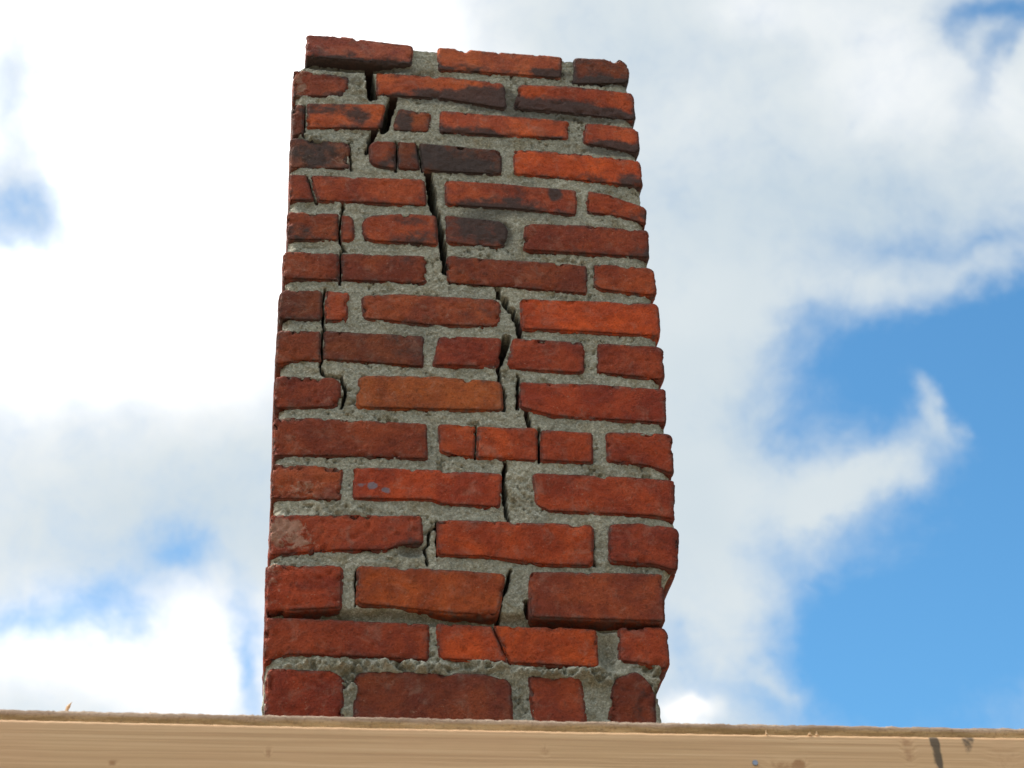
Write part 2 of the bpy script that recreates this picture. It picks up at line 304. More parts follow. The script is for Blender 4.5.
CRACKS = [
 ([(110.6, 1068.1), (112.6, 1030.2), (115.9, 995.2)], [12.0, 14.5, 13.1], 80),
 ([(146.8, 998.1), (139.7, 964.6), (134.1, 929.9)], [13.1, 14.5, 13.1], 80),
 ([(121.0, 932.7), (115.5, 908.4), (108.7, 884.2)], [11.6, 8.7, 5.8], 60),
 ([(194.7, 864.2), (200.2, 837.6), (204.0, 790.6), (208.1, 776.0)], [10.2, 11.2, 12.6, 8.4], 80),
 ([(209.5, 778.0), (214.8, 745.2), (217.1, 709.1), (219.3, 668.3)], [7.3, 9.8, 9.8, 7.0], 80),
 ([(290.2, 646.8), (292.5, 633.0), (300.5, 628.4), (301.5, 616.4), (309.4, 608.3)], [5.4, 6.7, 9.4, 8.1, 8.1], 60),
 ([(310.9, 611.8), (313.1, 598.3), (318.2, 591.8), (318.5, 564.8)], [6.7, 8.1, 8.1, 6.7], 60),
 ([(300.9, 562.1), (294.8, 541.8), (288.5, 511.9)], [14.8, 13.5, 5.2], 80),
 ([(288.6, 515.2), (287.9, 495.7), (292.6, 476.7), (291.5, 445.0)], [5.2, 5.4, 5.2, 2.6], 50),
 ([(313.4, 503.6), (311.4, 469.7), (309.9, 449.1)], [3.2, 4.5, 3.9], 40),
 ([(322.8, 443.5), (325.0, 434.2), (325.7, 420.2)], [6.5, 5.2, 5.2], 50),
 ([(336.0, 419.2), (335.4, 393.0), (334.9, 367.2)], [3.3, 3.8, 3.9], 50),
 ([(291.4, 366.7), (288.7, 345.6), (286.7, 323.4), (289.2, 304.5), (293.3, 280.2)], [5.0, 5.2, 5.9, 5.0, 3.1], 60),
 ([(25.1, 833.0), (32.8, 809.1), (42.0, 783.7)], [2.8, 3.0, 2.8], 40),
 ([(78.1, 782.8), (77.0, 766.1), (72.2, 738.3), (76.9, 711.6), (81.3, 699.4)], [3.5, 2.7, 3.4, 3.5, 4.0], 40),
 ([(77.2, 699.2), (76.8, 672.6), (77.2, 639.6)], [3.0, 3.2, 4.1], 40),
 ([(56.0, 631.3), (55.9, 610.9), (56.3, 573.9), (58.1, 557.5)], [2.7, 3.0, 3.4, 3.3], 40),
 ([(56.1, 560.6), (56.1, 536.0), (55.8, 502.1), (61.4, 488.0), (83.3, 486.0), (87.4, 472.0), (87.7, 457.9), (81.8, 437.3)], [3.3, 3.3, 3.1, 3.3, 3.2, 4.4, 3.8, 2.5], 40),
 ([(84.0, 901.7), (87.5, 870.8), (87.9, 847.7)], [2.9, 2.8, 2.2], 20),
 ([(204.0, 275.3), (200.3, 266.6), (192.9, 262.1), (191.5, 241.0), (189.0, 236.8), (191.3, 214.7)], [2.0, 2.2, 3.0, 2.6, 2.2, 1.7], 30),
 ([(204.0, 273.8), (202.5, 248.4), (204.1, 226.2)], [2.0, 2.2, 1.8], 20),
 ([(108.6, 206.4), (106.5, 190.1), (107.6, 158.1)], [1.8, 2.1, 1.8], 20),
 ([(267.9, 139.2), (268.0, 132.6), (276.5, 112.0), (286.6, 95.4), (286.6, 85.2)], [3.6, 3.6, 4.2, 3.6, 3.5], 30),
 ([(290.7, 209.9), (287.7, 193.4), (278.3, 166.1), (275.2, 144.7)], [2.5, 3.6, 6.0, 6.0], 40),
 ([(311.0, 169.8), (312.8, 153.8)], [6.0, 7.2], 30),
 ([(255.7, 419.8), (253.9, 369.5)], [1.5, 1.5], 20),
 ([(403.5, 411.6), (403.4, 370.3)], [2.0, 1.6], 15),
 ([(398.2, 272.8), (395.8, 219.1)], [1.9, 1.9], 15),
 ([(17.3, 971.8), (19.2, 939.7), (18.9, 907.9)], [2.9, 3.5, 2.8], 25),
 ([(180.5, 910.0), (186.2, 882.9), (188.9, 854.0)], [2.0, 2.3, 2.2], 20),
 ([(151.6, 909.5), (152.0, 852.9)], [2.9, 2.9], 25),
]
RECESS = [
 (75.0, 1060.3, 79.8, 10.7, 15),
 (202.0, 1049.3, 37.5, 10.5, 5),
 (253.7, 142.7, 240.0, 8.1, 15),
 (53.6, 146.0, 51.8, 9.1, 10),
 (391.8, 140.1, 87.5, 6.7, 8),
 (405.3, 108.9, 12.0, 23.4, 16),
 (67.2, 79.7, 46.0, 6.2, -5),
 (159.0, 78.2, 57.5, 7.8, -7),
 (252.1, 81.8, 34.5, 7.8, -5),
 (240.2, 73.9, 14.4, 5.0, 5),
 (346.0, 76.5, 57.5, 7.5, -7),
 (407.8, 78.0, 9.6, 10.0, 6),
 (101.8, 63.0, 11.5, 22.5, -6),
 (73.1, 288.5, 54.0, 10.1, -3),
 (297.5, 45.1, 11.5, 27.5, 5),
 (391.0, 42.1, 10.4, 26.0, 4),
 (393.1, 72.5, 28.8, 9.1, -8),
 (464.0, 64.0, 12.0, 20.0, -6),
 (451.4, 84.2, 14.4, 5.2, -6),
 (173.2, 232.0, 14.4, 7.0, 7),
 (299.5, 182.9, 12.5, 27.0, 3),
 (36.8, 287.1, 24.0, 8.7, 3),
 (42.5, 904.1, 36.2, 9.7, -2),
 (39.5, 776.1, 32.4, 9.0, 2),
 (34.9, 705.0, 27.0, 8.8, 2),
 (98.0, 1016.3, 13.1, 25.2, -3),
 (308.8, 324.4, 15.6, 26.1, -2),
]
SOOT_SHADE = [  # soot stains; a few entries also paint in shade
 (283.8, 1008.7, 42.0, 25.2, 1.3),
 (315.3, 1007.4, 12.0, 25.2, 1.04),
 (216.6, 1012.9, 45.0, 12.3, 0.65),
 (411.4, 995.4, 77.5, 16.8, 1.04),
 (335.8, 992.7, 22.5, 20.5, 0.91),
 (385.0, 1071.2, 31.0, 8.6, 0.91),
 (55.4, 959.1, 58.0, 8.2, 0.78),
 (99.0, 950.9, 17.4, 18.5, 0.65),
 (164.6, 952.7, 13.1, 24.0, 1.04),
 (243.9, 879.9, 60.9, 27.3, 0.75),
 (200.7, 892.0, 20.3, 18.0, 0.78),
 (36.2, 878.1, 35.0, 26.6, 0.91),
 (474.4, 923.2, 37.5, 14.4, 1.17),  # shade of this brick's downward slant, painted dark
 (299.3, 798.0, 58.0, 16.6, 0.52),
 (379.5, 823.2, 11.6, 13.3, 1.04),
 (266.8, 752.7, 44.8, 29.6, 0.98),
 (304.5, 742.6, 11.2, 21.6, 0.65),
 (185.4, 728.5, 28.0, 14.4, 0.65),
 (171.6, 756.6, 22.4, 9.3, 0.65),
 (341.7, 784.3, 87.0, 11.4, 0.39),
 (462.7, 1078.7, 46.5, 30.1, 0.45),
 (461.3, 1059.1, 46.5, 8.6, 0.78),
 (491.8, 859.2, 21.0, 15.6, 0.65),
 (259.7, 936.9, 60.0, 10.3, 0.52),
 (171.3, 551.0, 33.8, 39.6, 0.4),
 (157.8, 683.5, 25.2, 10.5, 0.35),
 (20.6, 727.3, 18.9, 16.2, 0.59),
 (265.8, 607.2, 36.4, 21.0, 0.3),
 (437.9, 36.9, 27.6, 30.0, 0.3),
 (82.4, 1061.1, 90.0, 10.7, 1.69),  # soot plus painted shade under the top left brick
 (25.2, 600.4, 26.0, 19.8, 0.3),
 (43.5, 447.8, 23.4, 18.6, 0.25),
 (170.8, 236.1, 21.6, 14.0, 0.7),
 (26.2, 575.4, 35.1, 8.2, 0.4),
 (494.9, 719.7, 23.2, 14.8, 0.52),
 (501.2, 794.5, 27.0, 9.5, 0.39),
 (295.4, 678.8, 81.0, 17.5, 0.2),
 (240.8, 102.0, 46.0, 26.0, 0.0),
 (82.9, 1031.6, 26.1, 10.5, 0.52),
 (328.8, 819.2, 29.0, 19.0, 0.39),
 (397.3, 1015.0, 90.0, 8.4, 0.39),
 (258.1, 867.4, 43.5, 13.6, 0.5),
 (52.9, 1053.9, 58.0, 8.4, 0.8),
 (395.9, 989.8, 105.0, 14.7, 0.8),
 (456.0, 982.8, 55.8, 10.5, 0.7),
 (216.4, 998.3, 90.0, 8.4, 0.6),
 (62.3, 969.8, 58.0, 6.0, 0.5),
 (466.5, 918.5, 43.4, 10.0, 0.8),
 (143.1, 871.5, 19.6, 19.5, 0.35),
]
PALE = [
 (10.4, 1003.9, 11.6, 32.8, 1.0),
 (20.9, 1038.2, 26.1, 6.3, 0.6),
 (60.9, 1029.5, 31.9, 8.4, 0.5),
 (79.0, 870.1, 28.0, 13.6, 0.7),
 (22.3, 871.1, 14.0, 17.5, 0.4),
 (35.8, 312.8, 33.6, 11.6, 0.8),
 (59.8, 325.4, 35.0, 7.3, 0.4),
 (26.2, 248.8, 26.4, 22.4, 1.0),
 (19.7, 262.4, 21.6, 9.8, 0.6),
 (50.6, 235.8, 21.6, 8.1, 0.5),
 (14.8, 184.4, 15.0, 18.2, 0.45),
 (39.9, 201.4, 24.0, 5.4, 0.5),
 (37.0, 281.4, 42.0, 4.2, 0.9),
 (19.5, 415.7, 22.5, 4.7, 0.5),
 (94.9, 418.0, 39.0, 3.8, 0.5),
 (66.7, 528.5, 13.0, 12.8, 0.35),
 (62.7, 581.0, 7.8, 8.5, 0.6),
 (112.7, 594.2, 5.2, 10.2, 0.5),
 (24.2, 73.6, 15.4, 6.2, 0.6),
 (267.6, 676.9, 19.6, 15.8, 0.25),
 (19.3, 761.7, 22.4, 4.5, 0.4),
 (86.8, 836.1, 43.5, 3.8, 0.35),
 (3.0, 45.9, 8.8, 37.5, 0.5),
 (115.3, 316.1, 10.0, 5.8, 0.2),
 (96.8, 1088.1, 15.0, 12.9, 0.35),
 (14.5, 1095.0, 4.5, 25.8, 0.5),
 (9.9, 213.9, 9.6, 81.0, 0.3),
 (2.3, 676.2, 5.4, 140.0, 0.3),
]
PAINT = [
 (123.9, 322.3, 6.4, 6.4, 1),
 (141.2, 315.8, 6.4, 5.1, 1),
 (110.3, 323.2, 6.4, 2.6, 0.7),
]

STAIN = [
 (657.6, -148.0, 4.5, 20.0, 1.1),
 (656.8, -131.5, 5.5, 9.0, 0.9),
 (689.9, -128.9, 5.0, 17.6, 0.75),
 (696.0, -128.7, 3.0, 8.0, 0.7),
 (627.1, -144.4, 4.0, 10.0, 0.35),
 (16.5, -154.9, 2.2, 5.0, 0.35),
 (276.2, -148.4, 2.7, 6.0, 0.25),
 (-121.1, -166.8, 2.4, 3.0, 0.3),
 (-166.5, -177.0, 18.0, 4.0, 0.3),
]
KNOT = [
 (-121.1, -167.7, 4.5, 2.7, 0.8),
 (16.6, -155.9, 2.7, 6.0, 1.0),
 (503.5, -160.6, 22.0, 7.0, 0.75),
 (518.5, -158.4, 6.0, 5.0, 0.9),
 (628.5, -142.3, 7.0, 18.0, 0.7),
 (514.6, -130.0, 6.0, 4.0, 0.4),
 (273.2, -150.5, 4.0, 6.0, 0.8),
 (724.5, -153.0, 18.0, 18.0, 0.5),
 (-159.1, -165.5, 54.0, 9.0, 0.25),
 (73.3, -165.6, 36.0, 6.0, 0.2),
 (202.3, -165.4, 45.0, 4.5, 0.2),
 (363.0, -160.9, 40.0, 8.0, 0.2),
]


# ------------------------------------------------------------------ numpy value noise
_rs = np.random.RandomState(7)
_PERM = _rs.permutation(4096).astype(np.int64)
_VAL = _rs.rand(4096) * 2 - 1
def vnoise(P):
    i = np.floor(P).astype(np.int64); f = P - i
    f = f * f * f * (f * (f * 6 - 15) + 10)
    def h(a, b, c):
        return _VAL[_PERM[(_PERM[(_PERM[(i[:, 0] + a) & 4095] + i[:, 1] + b) & 4095] + i[:, 2] + c) & 4095]]
    x, y, z = f[:, 0], f[:, 1], f[:, 2]
    c00 = h(0,0,0)*(1-x)+h(1,0,0)*x; c10 = h(0,1,0)*(1-x)+h(1,1,0)*x
    c01 = h(0,0,1)*(1-x)+h(1,0,1)*x; c11 = h(0,1,1)*(1-x)+h(1,1,1)*x
    return (c00*(1-y)+c10*y)*(1-z)+(c01*(1-y)+c11*y)*z
def fbm(P, octs=3, gain=0.5):
    s = 0; a = 1.0; t = 0
    for k in range(octs):
        s = s + a * vnoise(P * 2.03**k + 17.3*k); t += a; a *= gain
    return s / t
def smooth(a, b, x):
    t = np.clip((x - a) / (b - a), 0, 1)
    return t*t*(3-2*t)
def blobs(X, Z, table):
    s = np.zeros(len(X))
    for x, z, rx, rz, amt in table:
        r2 = ((X-x)/rx)**2 + ((Z-z)/rz)**2
        s += amt * np.exp(-0.9*r2*r2)
    return s

# ------------------------------------------------------------------ mesh helpers
def make_mesh(name, V, F, attrs=None, smooth_shade=True):
    me = bpy.data.meshes.new(name)
    V = np.asarray(V, dtype=np.float32); F = np.asarray(F, dtype=np.int32)
    me.vertices.add(len(V)); me.vertices.foreach_set('co', V.ravel())
    me.loops.add(F.size); me.loops.foreach_set('vertex_index', F.ravel())
    me.polygons.add(len(F))
    k = F.shape[1]
    me.polygons.foreach_set('loop_start', np.arange(0, F.size, k, dtype=np.int32))
    me.polygons.foreach_set('loop_total', np.full(len(F), k, dtype=np.int32))
    me.update(calc_edges=True)
    me.validate()
    if smooth_shade:
        me.polygons.foreach_set('use_smooth', np.ones(len(me.polygons), dtype=bool))
    for an, av in (attrs or {}).items():
        a = me.attributes.new(an, 'FLOAT', 'POINT')
        a.data.foreach_set('value', np.asarray(av, dtype=np.float32))
    return me
def link(name, me, mat, parent=None, loc=(0,0,0), rot=(0,0,0)):
    o = bpy.data.objects.new(name, me)
    if mat is not None and not me.materials: me.materials.append(mat)
    o.parent = parent; o.location = loc; o.rotation_euler = rot
    COL.objects.link(o)
    return o
def tag(o, label=None, cat=None, kind=None):
    if label: o['label'] = label
    if cat: o['category'] = cat
    if kind: o['kind'] = kind
def lattice_box(xs, ys, zs):
    """surface of a box divided at the given coordinates: vertices and outward quads"""
    nx, ny, nz = len(xs)-1, len(ys)-1, len(zs)-1
    ids = -np.ones((nx+1, ny+1, nz+1), dtype=np.int64)
    surf = np.zeros_like(ids, dtype=bool)
    surf[0]=surf[-1]=True; surf[:,0]=surf[:,-1]=True; surf[:,:,0]=surf[:,:,-1]=True
    ids[surf] = np.arange(surf.sum())
    I, J, K = np.nonzero(surf)
    V = np.stack([np.asarray(xs)[I], np.asarray(ys)[J], np.asarray(zs)[K]], 1)
    def q(g, flip):
        a, b, c, d = g[:-1,:-1], g[1:,:-1], g[1:,1:], g[:-1,1:]
        f = np.stack([a, b, c, d], -1).reshape(-1, 4)
        return f[:, ::-1] if flip else f
    F = np.concatenate([q(ids[:,0,:], False), q(ids[:,-1,:], True),
                        q(ids[0,:,:], True), q(ids[-1,:,:], False),
                        q(ids[:,:,0], True), q(ids[:,:,-1], False)])
    return V, F

# ------------------------------------------------------------------ materials
def new_mat(name):
    mt = bpy.data.materials.new(name); mt.use_nodes = True
    nt = mt.node_tree; nt.nodes.clear()
    b = nt.nodes.new('ShaderNodeBsdfPrincipled'); o = nt.nodes.new('ShaderNodeOutputMaterial')
    nt.links.new(b.outputs[0], o.inputs[0])
    b.inputs['Roughness'].default_value = 0.9
    b.inputs['Specular IOR Level'].default_value = 0.25
    return mt, N(nt), b
def bump(k, b, height, dist, strength=1.0, prev=None):
    n = k.n.new('ShaderNodeBump'); n.inputs['Distance'].default_value = dist
    n.inputs['Strength'].default_value = strength
    k.put(n.inputs['Height'], height)
    if prev is not None: k.put(n.inputs['Normal'], prev)
    if b is not None: k.l.new(n.outputs[0], b.inputs['Normal'])
    return n.outputs[0]

def brick_material():
    mt, k, b = new_mat('old_brick')
    tc = k.n.new('ShaderNodeTexCoord'); oi = k.n.new('ShaderNodeObjectInfo')
    rnd = oi.outputs['Random']
    off = k.n.new('ShaderNodeCombineXYZ')
    k.put(off.inputs[0], k.math('MULTIPLY', rnd, 31.0)); k.put(off.inputs[2], k.math('MULTIPLY', rnd, 17.0))
    P = k.vmath('ADD', tc.outputs['Object'], off.outputs[0])
    base = oi.outputs['Color']
    n1 = k.noise(P, 16.0, 4.0, 0.6, 0.6)
    n2 = k.noise(P, 60.0, 5.0, 0.65)
    n3 = k.noise(P, 420.0, 3.0, 0.6)
    n4 = k.noise(P, 1100.0, 2.0, 0.6)
    dark = k.mix(1.0, base, (0.72, 0.68, 0.78), 'MULTIPLY')
    hot = k.mix(1.0, base, (1.16, 1.14, 0.92), 'MULTIPLY')
    c = k.mix(k.rng(n1, 0.36, 0.66), dark, hot)
    n2b = k.noise(P, 130.0, 5.0, 0.7, 0.4)
    c = k.mix(k.math('MULTIPLY', k.rng(n2b, 0.44, 0.66), 0.5), c, k.mix(1.0, c, (0.66, 0.82, 1.0), 'MULTIPLY'))
    c = k.mix(k.math('MULTIPLY', k.rng(n2, 0.52, 0.70), 0.55), c, k.mix(1.0, base, (0.50, 0.55, 0.62), 'MULTIPLY'))
    c = k.mix(k.math('MULTIPLY', k.rng(n3, 0.50, 0.70), 0.5), c, k.mix(1.0, c, (0.45, 0.42, 0.42), 'MULTIPLY'))
    mp = k.n.new('ShaderNodeMapping'); mp.inputs['Scale'].default_value = (1.0, 1.0, 6.0)
    k.put(mp.inputs['Vector'], P)
    c = k.mix(k.math('MULTIPLY', k.rng(k.noise(mp.outputs[0], 42.0, 5.0, 0.65), 0.50, 0.72), 0.35), c, k.mix(1.0, c, (0.60, 0.60, 0.66), 'MULTIPLY'))
    # light sand specks
    c = k.mix(k.math('MULTIPLY', k.rng(n3, 0.30, 0.24), 0.55), c, (0.36, 0.21, 0.14))
    fl = k.noise(P, 230.0, 3.0, 0.75)
    where = k.rng(k.noise(P, 22.0, 3.0, 0.6), 0.40, 0.62)
    c = k.mix(k.math('MULTIPLY', k.math('MULTIPLY', k.rng(fl, 0.60, 0.70), where), 0.42), c, (0.40, 0.23, 0.15))
    c = k.mix(k.math('MULTIPLY', k.math('MULTIPLY', k.rng(fl, 0.42, 0.33), where), 0.6), c, k.mix(1.0, c, (0.40, 0.32, 0.30), 'MULTIPLY'))
    # dry dust and scuffs
    scuff = k.noise(P, 34.0, 6.0, 0.72, 0.6)
    c = k.mix(k.math('MULTIPLY', k.rng(scuff, 0.50, 0.74), 0.30), c, (0.40, 0.235, 0.165))
    # thin mortar film near the arrises
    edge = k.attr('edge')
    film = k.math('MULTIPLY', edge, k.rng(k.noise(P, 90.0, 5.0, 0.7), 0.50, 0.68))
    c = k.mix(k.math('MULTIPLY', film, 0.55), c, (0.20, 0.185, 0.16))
    # grimy arrises, with the shade of their rounding painted in
    grime_shade = k.math('MULTIPLY', edge, k.rng(k.noise(P, 45.0, 4.0, 0.65), 0.34, 0.60))
    c = k.mix(k.math('MULTIPLY', grime_shade, 0.6), c, (0.055, 0.040, 0.034))
    soot_shade = k.attr('soot_shade')
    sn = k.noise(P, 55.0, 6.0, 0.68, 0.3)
    sm = k.rng(k.math('MULTIPLY_ADD', k.math('SUBTRACT', sn, 0.5), 2.1, soot_shade), 0.14, 1.02)
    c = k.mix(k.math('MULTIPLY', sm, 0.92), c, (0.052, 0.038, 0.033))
    pale = k.attr('pale')
    pn = k.noise(P, 80.0, 6.0, 0.7, 0.8)
    pm = k.rng(k.math('MULTIPLY_ADD', k.math('SUBTRACT', pn, 0.54), 3.6, pale), 0.45, 1.15)
    pm = k.math('MULTIPLY', pm, k.rng(pale, 0.02, 0.25))
    c = k.mix(k.math('MULTIPLY', pm, 0.55), c, (0.44, 0.29, 0.20))
    blue = k.attr('paint')
    c = k.mix(k.math('MULTIPLY', k.rng(k.math('MULTIPLY_ADD', k.math('SUBTRACT', n2b, 0.5), 1.2, blue), 0.3, 0.8), 0.75), c, (0.15, 0.165, 0.19))
    k.put(b.inputs['Base Color'], c)
    k.put(b.inputs['Roughness'], k.rng(n3, 0.3, 0.7, 0.82, 0.97, False))
    h1 = bump(k, None, k.math('ADD', n2, n2b), 0.0022, 0.95)
    h2 = bump(k, None, n3, 0.0015, 0.95, h1)
    bump(k, b, n4, 0.0003, 0.6, h2)
    return mt

def mortar_material():
    mt, k, b = new_mat('lime_mortar')
    tc = k.n.new('ShaderNodeTexCoord'); P = tc.outputs['Object']
    n1 = k.noise(P, 14.0, 4.0, 0.6)
    n2 = k.noise(P, 300.0, 3.0, 0.7)
    v = k.n.new('ShaderNodeTexVoronoi'); v.inputs['Scale'].default_value = 520.0
    k.put(v.inputs['Vector'], P)
    cr = k.n.new('ShaderNodeValToRGB'); els = cr.color_ramp.elements
    els[0].position = 0.0; els[0].color = (0.25, 0.23, 0.17, 1)
    els[1].position = 1.0; els[1].color = (0.50, 0.46, 0.365, 1)
    e = els.new(0.45); e.color = (0.33, 0.305, 0.226, 1)
    e = els.new(0.8); e.color = (0.39, 0.36, 0.27, 1)
    sep = k.n.new('ShaderNodeSeparateColor'); k.put(sep.inputs[0], v.outputs['Color'])
    k.put(cr.inputs[0], k.math('MULTIPLY_ADD', k.math('SUBTRACT', n2, 0.5), 0.8, sep.outputs[0]))
    c = k.mix(k.rng(n1, 0.35, 0.65), k.mix(1.0, cr.outputs[0], (0.78, 0.80, 0.82), 'MULTIPLY'), cr.outputs[0])
    lo = k.noise(P, 38.0, 5.0, 0.65, 0.5)
    c = k.mix(k.rng(lo, 0.50, 0.66), c, k.mix(1.0, c, (0.76, 0.70, 0.60), 'MULTIPLY'))
    c = k.mix(k.math('MULTIPLY', k.rng(lo, 0.46, 0.34), 0.6), c, k.mix(1.0, c, (1.2, 1.2, 1.2), 'MULTIPLY'))
    pit = k.noise(P, 420.0, 3.0, 0.7)
    c = k.mix(k.math('MULTIPLY', k.rng(pit, 0.60, 0.68), 0.5), c, k.mix(1.0, c, (0.40, 0.38, 0.34), 'MULTIPLY'))
    # brick dust washed over it here and there
    c = k.mix(k.math('MULTIPLY', k.rng(k.noise(P, 55.0, 5.0, 0.7), 0.55, 0.75), 0.35), c, (0.20, 0.12, 0.075))
    soot_shade = k.attr('soot_shade')
    c = k.mix(k.math('MULTIPLY', k.rng(soot_shade, 0.05, 0.95), 0.72), c, (0.06, 0.055, 0.048))
    pale = k.attr('pale')
    c = k.mix(k.math('MULTIPLY', k.math('MULTIPLY', k.rng(pale, 0.1, 0.9), k.rng(k.noise(P, 120.0, 4.0, 0.7), 0.4, 0.65)), 0.7), c, (0.52, 0.47, 0.36))
    k.put(b.inputs['Base Color'], c)
    b.inputs['Roughness'].default_value = 0.97
    h1 = bump(k, None, k.noise(P, 190.0, 4.0, 0.7), 0.003, 0.8)
    bump(k, b, v.outputs['Distance'], 0.0006, 0.5, h1)
    return mt

def pine_material():
    mt, k, b = new_mat('fresh_pine')
    tc = k.n.new('ShaderNodeTexCoord'); P = tc.outputs['Object']
    mp = k.n.new('ShaderNodeMapping'); mp.inputs['Scale'].default_value = (0.9, 30.0, 240.0)
    # the grain swerves round the knots
    knot = k.attr('knot')
    sw = k.n.new('ShaderNodeCombineXYZ'); k.put(sw.inputs[2], k.math('MULTIPLY', knot, 0.008))
    k.put(mp.inputs['Vector'], k.vmath('ADD', P, sw.outputs[0]))
    g1 = k.noise(mp.outputs[0], 1.0, 3.0, 0.55, 0.35)
    mp2 = k.n.new('ShaderNodeMapping'); mp2.inputs['Scale'].default_value = (5.0, 60.0, 560.0)
    k.put(mp2.inputs['Vector'], P)
    g2 = k.noise(mp2.outputs[0], 1.0, 3.0, 0.6)
    patch = k.noise(P, 7.0, 3.0, 0.5)
    cr = k.n.new('ShaderNodeValToRGB'); els = cr.color_ramp.elements
    els[0].position = 0.28; els[0].color = (0.52, 0.315, 0.165, 1)
    els[1].position = 0.70; els[1].color = (0.70, 0.46, 0.26, 1)
    e = els.new(0.5); e.color = (0.625, 0.39, 0.208, 1)
    k.put(cr.inputs[0], k.math('MULTIPLY_ADD', k.math('SUBTRACT', g2, 0.5), 0.8, g1))
    c = k.mix(k.math('MULTIPLY', k.rng(patch, 0.4, 0.65), 0.25), cr.outputs[0], (0.64, 0.36, 0.20))
    kn = k.rng(k.math('MULTIPLY_ADD', k.math('SUBTRACT', k.noise(P, 150.0, 5.0, 0.7), 0.5), 1.6, knot), 0.35, 1.2)
    c = k.mix(k.math('MULTIPLY', kn, 0.62), c, (0.29, 0.12, 0.045))
    stain = k.attr('stain')
    sm = k.rng(k.math('MULTIPLY_ADD', k.math('SUBTRACT', k.noise(P, 160.0, 5.0, 0.7), 0.5), 1.3, stain), 0.25, 1.0)
    c = k.mix(k.math('MULTIPLY', sm, 0.85), c, (0.06, 0.052, 0.042))
    k.put(b.inputs['Base Color'], c)
    b.inputs['Roughness'].default_value = 0.7
    bump(k, b, k.math('MULTIPLY_ADD', g2, 0.5, g1), 0.0008, 0.5)
    return mt

def sawn_material():
    mt, k, b = new_mat('rough_sawn_edge')
    tc = k.n.new('ShaderNodeTexCoord'); P = tc.outputs['Object']
    mp = k.n.new('ShaderNodeMapping'); mp.inputs['Scale'].default_value = (14.0, 60.0, 120.0)
    k.put(mp.inputs['Vector'], P)
    g = k.noise(mp.outputs[0], 1.0, 5.0, 0.65, 0.4)
    s = k.noise(P, 260.0, 4.0, 0.7)
    ply = k.attr('ply')          # 0 lower ply, 1 weathered top ply
    lo = k.mix(k.rng(g, 0.35, 0.65), (0.22, 0.145, 0.062), (0.40, 0.28, 0.14))
    hi = k.mix(k.rng(g, 0.35, 0.65), (0.27, 0.185, 0.125), (0.43, 0.315, 0.225))
    c = k.mix(ply, lo, hi)
    c = k.mix(k.math('MULTIPLY', k.rng(s, 0.5, 0.7), 0.5), c, (0.14, 0.08, 0.045))
    k.put(b.inputs['Base Color'], c)
    bump(k, b, s, 0.0015, 0.8)
    return mt

def plain_material(name, col, rough=0.9, metal=0.0, scale=40.0):
    mt, k, b = new_mat(name)
    tc = k.n.new('ShaderNodeTexCoord')
    n = k.noise(tc.outputs['Object'], scale, 5.0, 0.6)
    c = k.mix(k.rng(n, 0.3, 0.7), tuple(0.75*x for x in col), tuple(1.15*x for x in col))
    k.put(b.inputs['Base Color'], c)
    b.inputs['Roughness'].default_value = rough; b.inputs['Metallic'].default_value = metal
    return mt

M_BRICK = brick_material(); M_MORTAR = mortar_material(); M_PINE = pine_material(); M_SAWN = sawn_material()
M_NAIL = plain_material('galvanised_steel', (0.30, 0.33, 0.40), 0.45, 0.6)
M_GROUND = plain_material('dry_ground', (0.18, 0.15, 0.11), 0.95, 0.0, 0.8)

# ------------------------------------------------------------------ ground
gv, gf = lattice_box(np.linspace(-400, 400, 9), [-400, -200, 0, 200, 400], [-2.36, -2.30])
ground = link('ground', make_mesh('ground', gv, gf, smooth_shade=False), M_GROUND)
tag(ground, 'dry bare ground below the chimney', None, 'structure')

# ------------------------------------------------------------------ chimney
chimney = bpy.data.objects.new('brick_chimney', None)
COL.objects.link(chimney)
BASE_Z = -2.298
chimney.location = (0.0, 0.0, BASE_Z)
chimney.empty_display_size = 0.2
tag(chimney, 'weathered red brick chimney with a stepped crack running down its mortar', 'chimney')

ROWS_H = 69.4
DEPTH = 400.0
LIN = BRICK_GAIN
def lin(c):
    return tuple((v/12.92 if v <= 0.04045 else ((v+0.055)/1.055)**2.4) for v in (x/255.0 for x in c))
def poly_eval(pts, s):
    p = np.array(pts, dtype=float)
    t = (p[:,0]-p[0,0])/(p[-1,0]-p[0,0])
    return np.interp(s, t, p[:,0]), np.interp(s, t, p[:,1])

def round_corners(a, b, hl, hh, rl, rr):
    """move points of a rectangle onto one with rounded corners (rl at the left end, rr at the right)"""
    r = np.where(a < 0, rl, rr); r = np.minimum(r, min(hl, hh)*0.98)
    ia = np.clip(a, -(hl-r), hl-r); ib = np.clip(b, -(hh-r), hh-r)
    da, db = a-ia, b-ib
    mag = np.sqrt(da*da+db*db); mx = np.maximum(np.abs(da), np.abs(db))
    k = np.where(mag > 1e-9, mx/np.maximum(mag, 1e-9), 1.0)
    return ia+da*k, ib+db*k

